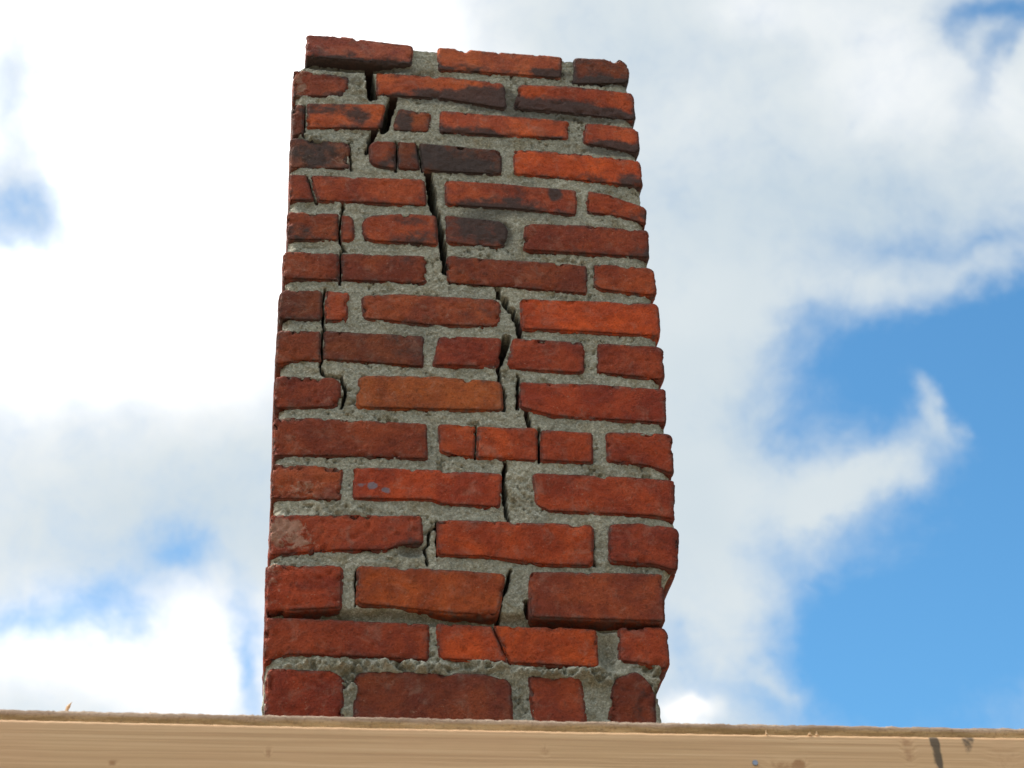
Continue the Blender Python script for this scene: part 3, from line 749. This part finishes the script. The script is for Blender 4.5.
def front_brick(idx, row, top, bot, rgb, rl, rr, dy, chip, depth, res=2.1):
    top = [(x, z+1.7) for x, z in top]; bot = [(x, z-0.9) for x, z in bot]
    if rl > 4.4:
        top[0] = (top[0][0]-1.4, top[0][1]); bot[0] = (bot[0][0]-1.4, bot[0][1])
    if rr > 4.4:
        top[-1] = (top[-1][0]+1.4, top[-1][1]); bot[-1] = (bot[-1][0]+1.4, bot[-1][1])
    L = 0.5*((top[-1][0]-top[0][0])+(bot[-1][0]-bot[0][0]))
    zt = np.mean([p[1] for p in top]); zb = np.mean([p[1] for p in bot]); H = zt-zb
    nx = max(6, int(L/res)); nz = max(8, int(H/res))
    xs = np.linspace(-L/2, L/2, nx+1); zs = np.linspace(-H/2, H/2, nz+1)
    ys = np.concatenate([np.arange(0, 14.1, 2.0), [20, 30, 45], np.linspace(60, depth, 3)])
    V, F = lattice_box(xs, ys, zs)
    a, y, b = V[:,0], V[:,1], V[:,2]
    hl, hh = L/2, H/2
    # distance from the front outline before rounding
    ed = np.minimum(np.minimum(hl-np.abs(a), hh-np.abs(b)), 99)
    a2, b2 = round_corners(a, b, hl, hh, rl, rr)
    # rounding of the front arris
    re = 3.0 + 0.8*chip
    pull = np.clip(re-y, 0, re); back = re-np.sqrt(np.maximum(re*re-pull*pull, 0))
    edn = np.clip(re-ed, 0, re); setb = re-np.sqrt(np.maximum(re*re-edn*edn, 0))
    ca = np.clip(1-back/hl*1.0, 0.5, 1); cb = np.clip(1-back/hh, 0.5, 1)
    side = ed < 1e-6
    a2 = np.where(side, a2*ca, a2); b2 = np.where(side, b2*cb, b2)
    y2 = y + np.where(y < 1e-6, setb*0.6, 0)
    s = np.clip(a2/L+0.5, 0, 1); t = b2/H+0.5
    xt, ztp = poly_eval(top, s); xb, zbp = poly_eval(bot, s)
    X = xb+(xt-xb)*t; Z = zbp+(ztp-zbp)*t
    P = np.stack([X, y2, Z], 1)
    # outward direction
    nrm = np.zeros_like(P)
    nrm[:,1] = np.where(y < 1e-6, -1, 0)
    nrm[:,0] = np.where(hl-np.abs(a) < 1e-6, np.sign(a), 0)
    nrm[:,2] = np.where(hh-np.abs(b) < 1e-6, np.sign(b), 0)
    nrm /= np.maximum(np.linalg.norm(nrm, axis=1, keepdims=True), 1e-9)
    S = P + np.array([idx*131.7, idx*57.1, idx*23.9])
    front_ = (y < 1e-6)
    d = 1.3*fbm(S/38.0, 2) + np.where(front_, 0.8, 0.45)*fbm(S/11.0, 2) + np.where(front_, 0.34, 0.16)*vnoise(S/3.6)
    ef = np.exp(-(np.minimum(ed, 40)/6.5)**2) * np.exp(-y/18.0)
    cn = fbm(S/15.0+9.1, 3)
    d -= ef*chip*(6.5*smooth(0.20, 0.62, cn) + 0.7*np.abs(vnoise(S/5.0+3.3)))
    pits = smooth(0.55, 0.8, vnoise(S/7.0+41.0))
    d -= pits*0.9*chip
    pale = blobs(P[:,0], P[:,2], PALE); soot_shade = blobs(P[:,0], P[:,2], SOOT_SHADE)
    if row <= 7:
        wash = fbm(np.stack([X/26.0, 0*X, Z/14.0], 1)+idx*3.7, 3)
        soot_shade = soot_shade + (0.85-0.09*row)*smooth(0.70, 0.0, t)*smooth(-0.35, 0.45, wash)
    # smoke has darkened the arrises of the upper courses
    if row <= 8:
        soot_shade = soot_shade + (0.62-0.05*row)*np.exp(-(np.minimum(ed, 40)/8.0)**2)*smooth(-0.45, 0.3, fbm(np.stack([X/20.0, 0*X, Z/20.0], 1)+idx*1.3, 2))
    # lime lips and painted sun highlights on the upper arrises at the weathered left side
    pale = pale + 0.75*smooth(0.86, 1.0, t)*smooth(190, 20, X)*smooth(0.0, 0.35, fbm(np.stack([X/14.0, 0*X, Z/60.0], 1)+idx*5.1, 3))*(1.0 if 5 <= row <= 16 else 0.3)
    # spalled, crumbly skin where the lime shows
    d -= np.clip(pale, 0, 1)*(1.6+2.2*vnoise(S/6.0)+1.4*vnoise(S/2.9))
    damp = np.where(y > 50, 0.3, 1.0)
    P = P + nrm*(d*damp)[:,None]
    P[:,1] += -1.2 - 0.55*dy
    cx, cz = (top[0][0]+top[-1][0]+bot[0][0]+bot[-1][0])/4, (zt+zb)/2
    paint = blobs(X+2.5*fbm(S/6.0, 2), Z+2.5*fbm(S/6.0+9, 2), PAINT)
    soot_shade = soot_shade + 1.6*smooth(14, 3, crack_dist(X, Z, 50))*smooth(3, 8, y)  # paints the deep shade of the cracks onto the brick sides
    loc = np.array([cx, 0, cz])
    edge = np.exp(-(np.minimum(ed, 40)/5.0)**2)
    me = make_mesh('brick', (P-loc)/1000.0, F, dict(soot_shade=soot_shade, pale=pale, edge=edge, paint=paint))
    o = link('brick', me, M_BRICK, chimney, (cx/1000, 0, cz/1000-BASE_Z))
    c = lin(rgb); o.color = tuple(min(0.9, g*v) for g, v in zip(LIN, c)) + (1.0,)
    return o

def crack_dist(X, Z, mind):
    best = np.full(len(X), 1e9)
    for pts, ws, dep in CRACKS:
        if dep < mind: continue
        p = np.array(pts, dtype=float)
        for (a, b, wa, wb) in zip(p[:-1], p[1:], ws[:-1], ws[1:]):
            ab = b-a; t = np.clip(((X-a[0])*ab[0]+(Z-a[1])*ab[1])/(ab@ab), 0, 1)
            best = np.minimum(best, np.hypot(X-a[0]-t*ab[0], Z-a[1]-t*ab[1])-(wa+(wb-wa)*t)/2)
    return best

# ---- mortar core: a rough front sheet with real joints and cracks, sides running back
def mortar():
    zs = np.concatenate([np.linspace(-2298.0, -160.0, 12)[:-1], np.arange(-160.0, 1102.0, 1.5)])
    nu = 345
    us = np.linspace(0, 1, nu)
    zk = np.array([-3000, 60, 75, 130, 140, 205, 218, 240, 950, 1040, 1056, 1066, 1200.0])
    xrk = np.array([492, 462, 466, 478, 476, 482, 496, 503, 506, 506, 503, 502, 500.0])
    lk = np.array([-3000, 1040, 1050, 1064, 1200.0]); xlk = np.array([5.0, 5.0, 6.0, 21.0, 22.0])
    U, Zg = np.meshgrid(us, zs)
    U = U.ravel(); Z = Zg.ravel()
    xl = np.interp(Z, lk, xlk); xr = np.interp(Z, zk, xrk)
    S0 = np.stack([0*Z, 0*Z+5, Z], 1)
    xl = xl + 2.0*fbm(S0/9.0, 2); xr = xr + 2.5*fbm(S0/9.0+50, 2)
    X = xl+(xr-xl)*U
    S = np.stack([X, 0*X, Z], 1)
    y = 2.2 + 1.3*fbm(S/30.0, 2) + 1.3*fbm(S/8.0+11, 3) + 0.8*vnoise(S/3.1) + 2.4*smooth(0.42, 0.75, fbm(S/11.0+61, 3))
    rec = blobs(X, Z, RECESS)
    hole = fbm(S/5.5+121, 2)*smooth(-0.1, 0.4, fbm(S/45.0+19, 2))
    y += 5.0*smooth(0.30, 0.62, hole) - 1.6*smooth(0.25, 0.7, fbm(S/9.0+201, 3))
    y += rec
    y += np.abs(np.clip(rec, -8, 0))*(1.5*vnoise(S/7.5+77)+0.9*vnoise(S/3.7+7)+1.2*smooth(0.1, 0.5, fbm(S/16.0+4, 2)))
    dl = np.minimum(X-xl, xr-X)
    y += 7.0*np.exp(-(dl/6.0)**2)
    wob = np.stack([2.0*fbm(S/6.0+5, 3)+0.8*vnoise(S/4.4)+1.2*vnoise(S/14.0+3), 1.4*fbm(S/7.0+33, 2)], 1)
    XX, ZZ = X+wob[:,0], Z+wob[:,1]
    ycr = np.zeros_like(y)
    for pts, ws, dep in CRACKS:
        p = np.array(pts)
        lo, hi = p.min(0)-12, p.max(0)+12
        sel = np.nonzero((XX > lo[0]) & (XX < hi[0]) & (ZZ > lo[1]) & (ZZ < hi[1]))[0]
        best = np.full(len(sel), 1e9)
        for (a, b, wa, wb) in zip(p[:-1], p[1:], ws[:-1], ws[1:]):
            ab = b-a; t = np.clip(((XX[sel]-a[0])*ab[0]+(ZZ[sel]-a[1])*ab[1])/(ab@ab), 0, 1)
            dist = np.hypot(XX[sel]-a[0]-t*ab[0], ZZ[sel]-a[1]-t*ab[1])
            best = np.minimum(best, dist-0.43*(wa+(wb-wa)*t))
        ycr[sel] = np.maximum(ycr[sel], dep*smooth(0.9, -0.6, best))
    for row_, top_, bot_ in [(q_[0], q_[1], q_[2]) for q_ in BRICKS]:
        x0, x1 = min(top_[0][0], bot_[0][0]), max(top_[-1][0], bot_[-1][0])
        z0, z1 = min(p_[1] for p_ in bot_), max(p_[1] for p_ in top_)
        sel = np.nonzero((X > x0) & (X < x1) & (Z > z0) & (Z < z1))[0]
        if not len(sel): continue
        tz = np.interp(X[sel], [p_[0] for p_ in top_], [p_[1] for p_ in top_])
        bz = np.interp(X[sel], [p_[0] for p_ in bot_], [p_[1] for p_ in bot_])
        t_ = (Z[sel]-bz)/np.maximum(tz-bz, 1)
        le = bot_[0][0]+(top_[0][0]-bot_[0][0])*t_; ri = bot_[-1][0]+(top_[-1][0]-bot_[-1][0])*t_
        ins = np.minimum(np.minimum(tz-Z[sel], Z[sel]-bz), np.minimum(X[sel]-le, ri-X[sel]))
        y[sel] += 9.0*smooth(2.0, 5.5, ins)          # brick beds sit deeper than the joints
    y = y+ycr
    top = Z > zs[-1]-0.1
    Zt = Z + np.where(top, 0, 0)
    V = np.stack([X, y, Zt], 1)
    nv, nz = nu, len(zs)
    g = np.arange(nv*nz).reshape(nz, nv)
    F = [np.stack([g[:-1,:-1], g[:-1,1:], g[1:,1:], g[1:,:-1]], -1).reshape(-1, 4)]
    # sides: border loop carried back in steps
    loop = np.concatenate([g[0,:], g[1:,-1], g[-1,-2::-1], g[-2:0:-1,0]])
    prev = loop; Vs = [V]; base = len(V)
    B = V[loop]
    for yy in (14.0, 22.0, 34.0, 50.0, 75.0, 110.0, 160.0, 220.0, 300.0, DEPTH-6):
        R = B.copy(); R[:,1] = yy
        w_ = np.stack([B[:,0], 0*B[:,0]+yy, B[:,2]], 1)
        n_ = 2.6*fbm(w_/12.0, 3)
        R[:,0] += np.where(np.abs(B[:,0]-250) > 200, n_, 0)
        R[:,2] += np.where(B[:,2] > zs[-1]-1, 6*fbm(w_/16.0+8, 3)-2, 0)
        Vs.append(R); cur = np.arange(base, base+len(loop)); base += len(loop)
        F.append(np.stack([prev, cur, np.roll(cur, -1), np.roll(prev, -1)], -1)[:, ::-1])
        prev = cur
    V = np.concatenate(Vs)
    F = np.concatenate(F)
    pale = blobs(V[:,0], V[:,2], PALE); soot_shade = blobs(V[:,0], V[:,2], SOOT_SHADE) + np.concatenate([1.8*smooth(4, 11, ycr), np.zeros(len(V)-len(ycr))])  # crack walls of the mortar are painted dark for the shade inside
    V = V.copy(); V[:,2] += -BASE_Z*1000
    me = make_mesh('mortar', V/1000.0, F, dict(pale=pale, soot_shade=soot_shade))
    # close the back
    import bmesh
    bm = bmesh.new(); bm.from_mesh(me); bm.verts.ensure_lookup_table()
    bm.faces.new([bm.verts[int(i)] for i in prev[::-1]])
    bm.normal_update(); bm.to_mesh(me); bm.free()
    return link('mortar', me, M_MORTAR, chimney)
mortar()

# ---- bricks of the front
corner_depth = {}
PART_LABELS = {14: 'sooty blackened brick', 49: 'brick with a pale crumbled patch at its end', 47: 'brick with blue grey paint spots', 62: 'rounded dark broken brick at the lower corner'}
rowsL = {}; rowsR = {}
for bk in BRICKS:
    r = bk[0]
    rowsL[r] = min(rowsL.get(r, 9e9), bk[1][0][0]); rowsR[r] = max(rowsR.get(r, -9e9), bk[1][-1][0])
for i, (row, top, bot, rgb, rl, rr, dy, chip) in enumerate(BRICKS):
    L = top[-1][0]-top[0][0]
    dep = 195.0 if L < 130 else 95.0
    if L < 40: dep = 95.0
    if row == 1 and top[0][0] < 30: dep = 95.0
    if abs(top[0][0]-rowsL[row]) < 1: corner_depth[(row, 0)] = dep
    if abs(top[-1][0]-rowsR[row]) < 1: corner_depth[(row, 1)] = dep
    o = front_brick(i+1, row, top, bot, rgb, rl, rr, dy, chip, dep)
    if i in PART_LABELS: o['label'] = PART_LABELS[i]

# ---- bricks of the other sides: a few shared shapes
def common_brick(L, W, H, seed):
    V, F = lattice_box(np.linspace(-L/2, L/2, int(L/9)+1), np.linspace(-W/2, W/2, int(W/9)+1), np.linspace(-H/2, H/2, 8))
    half = np.array([L/2, W/2, H/2]); r = 4.5
    inner = np.clip(V, -(half-r), half-r); d = V-inner
    n = d/np.maximum(np.linalg.norm(d, axis=1, keepdims=True), 1e-9)
    V = inner+n*r
    S = V+seed*311.0
    V = V+n*(1.6*fbm(S/30.0, 2)+1.1*fbm(S/9.0, 2)-2.5*smooth(0.2, 0.6, fbm(S/16.0+5, 2)))[:,None]
    z = np.zeros(len(V))
    return make_mesh('brick', V/1000.0, F, dict(soot_shade=z, pale=z+0.05, edge=z+0.15, paint=z))
STRETCH = [common_brick(192, 92, 52, 3+k) for k in range(3)]
HEADER = [common_brick(94, 92, 52, 13+k) for k in range(3)]
rs = np.random.RandomState(11)
TONES = [(120,52,40),(136,58,40),(104,50,41),(146,62,42),(128,50,38),(112,48,40)]
def put_brick(kind, x, y, z, rotz):
    me = (STRETCH if kind == 's' else HEADER)[rs.randint(3)]
    o = link('brick', me, M_BRICK, chimney, (x/1000, y/1000, z/1000-BASE_Z), (rs.normal()*0.006, rs.normal()*0.006, rotz+rs.normal()*0.008))
    c = lin(TONES[rs.randint(len(TONES))]); o.color = tuple(g*v for g, v in zip(LIN, c)) + (1.0,)
for row in range(1, 17):
    zc = (17-row)*ROWS_H-28.0
    xL, xR = rowsL[row], rowsR[row]
    for sgn, xe in ((0, xL), (1, xR)):
        xc = xe+47 if sgn == 0 else xe-47
        xc += rs.normal()*1.5
        y0 = corner_depth[(row, sgn)]+11
        if y0 > 150:
            put_brick('s', xc, y0+96, zc, math.pi/2)
        else:
            put_brick('h', xc, y0+47, zc, math.pi/2)
            put_brick('s', xc, y0+94+11+96, zc, math.pi/2)
    x0, x1 = xL+103, xR-103
    n = (x1-x0)
    yb = DEPTH-46
    if row % 2:
        put_brick('s', x0+96, yb, zc, 0); put_brick('h', min(x1-45, x0+96+96+58), yb, zc, 0)
    else:
        put_brick('h', x0+45, yb, zc, 0); put_brick('s', min(x1-94, x0+45+47+108), yb, zc, 0)

# ------------------------------------------------------------------ wooden beam in front of the chimney
beam = bpy.data.objects.new('wooden_beam', None)
COL.objects.link(beam)
beam.location = (0.25, -0.28, BASE_Z)
beam.empty_display_size = 0.2
tag(beam, 'long pale pine beam with knots and dark smudges in front of the chimney base', 'beam', "thing")
BO = np.array([0.25, -0.28, BASE_Z])*1000
def board(name, x0, x1, y0, y1, ztop, h, mat, dx, rough, attrs):
    xs = np.arange(x0, x1+0.1, dx)
    depth = y1-y0
    ys = np.concatenate([[0, 0.6, 1.5, 3], np.linspace(6, depth-3, 4), [depth]]) + y0
    zs = np.concatenate([[-h, -h+3], np.arange(-h+8, -6, dx), [-4, -2.2, -1.0, 0]])
    V, F = lattice_box(xs, ys, zs)
    X, Y, Z = V.T.copy()
    S = np.stack([X/9.0, Y/6.0, Z*0+3], 1)
    # eased arris: front top edge
    dt = -Z; df = Y-y0
    ez = np.exp(-dt/2.2)*np.exp(-df/2.0)
    Y2 = Y + 1.9*ez; Z2 = Z - 1.0*ez
    topw = np.exp(-dt/7.0)
    Z2 = Z2 + topw*rough*(0.7*fbm(S/1.0, 3)+0.7*vnoise(np.stack([X/2.8, Y/3.0, Z*0], 1)))
    Y2 = Y2 + (df < 0.1)*rough*0.35*fbm(np.stack([X/30.0, Z/3.0, 0*X], 1), 3)
    Zw = Z2 + ztop(X)
    A = attrs(X, Z, Zw)
    Vw = np.stack([X, Y2, Zw], 1)-BO
    return link(name, make_mesh(name, Vw/1000.0, F, A), mat, beam)
sag = lambda X: -1.9*(1-((X-255)/490.0)**2)
sag2 = lambda X: np.clip(sag(X), -2.2, 2.5)
front_top = lambda X: -126.6+sag2(X)
front = board('front_board', -900, 1400, -300, -263, front_top, 140, M_PINE, 3.0, 0.45,
      lambda X, Z, Zw: dict(stain=blobs(X, Zw, STAIN), knot=blobs(X, Zw, KNOT)))
back = board('back_board', -900, 1400, -262, -249, lambda X: -99.7+0.5*sag2(X), 150, M_SAWN, 2.5, 1.0,
      lambda X, Z, Zw: dict(ply=smooth(-7.5, -4.0, Z+1.3*vnoise(np.stack([X/40.0, 0*X, 0*X], 1))+np.where(X > 300, -0.8, 0.6))))
tag(back, 'rough sawn brownish edge board behind the pale face')
def post(x):
    V, F = lattice_box(np.linspace(x-45, x+45, 4), np.linspace(-300, -263, 3), np.linspace(-2298, -270, 30))
    link('post', make_mesh('post', (V-BO)/1000.0, F, dict(stain=np.zeros(len(V)), knot=np.zeros(len(V))), False), M_PINE, beam)
front['label'] = 'pale pine board face with knots and dark smudges'
post(-820); post(1320)
# nail head and splinters
import bmesh
def nail(x, z):
    bm = bmesh.new()
    bmesh.ops.create_cone(bm, cap_ends=True, segments=14, radius1=0.003, radius2=0.0025, depth=0.0016, matrix=Matrix.Rotation(math.pi/2, 4, 'X'))
    me = bpy.data.meshes.new('nail'); bm.to_mesh(me); bm.free()
    link('nail', me, M_NAIL, beam, tuple((np.array([x, -300.6, z])-BO)/1000))
nail(474.5, -158.1)
def splinter(x, y, z, hgt, wid, lean):
    n = 6; V = []; F = []
    for k in range(n+1):
        t = k/n; w_ = wid*(1-0.55*t)*(1+0.25*math.sin(9*t+x)); c = lean*hgt*t*t
        for a, b in ((-1,-.4),(1,-.4),(1,.4),(-1,.4)):
            V.append((x+c+a*w_/2, y+b*w_/2, z+hgt*t+(0.8*a if k == n else 0)))
    for k in range(n):
        for j in range(4):
            F.append((4*k+j, 4*k+(j+1)%4, 4*k+4+(j+1)%4, 4*k+4+j))
    F.append((3,2,1,0)); F.append((4*n, 4*n+1, 4*n+2, 4*n+3))
    V = np.array(V)-BO
    link('splinter', make_mesh('splinter', V/1000.0, F, dict(stain=np.zeros(len(V)), knot=np.zeros(len(V))+0.25), False), M_PINE, beam)
splinter(-173.5, -258, -101.5, 10.5, 4.2, 0.32)
for x, h_, w_ in ((-96, 1.8, 2.5), (490, 4.2, 2.2), (533, 3.0, 4.0), (540, 3.4, 3.0)):
    splinter(x, -258 if x < 0 else -299.0, -101.0 if x < 0 else front_top(x)-0.8, h_, w_, -0.2)
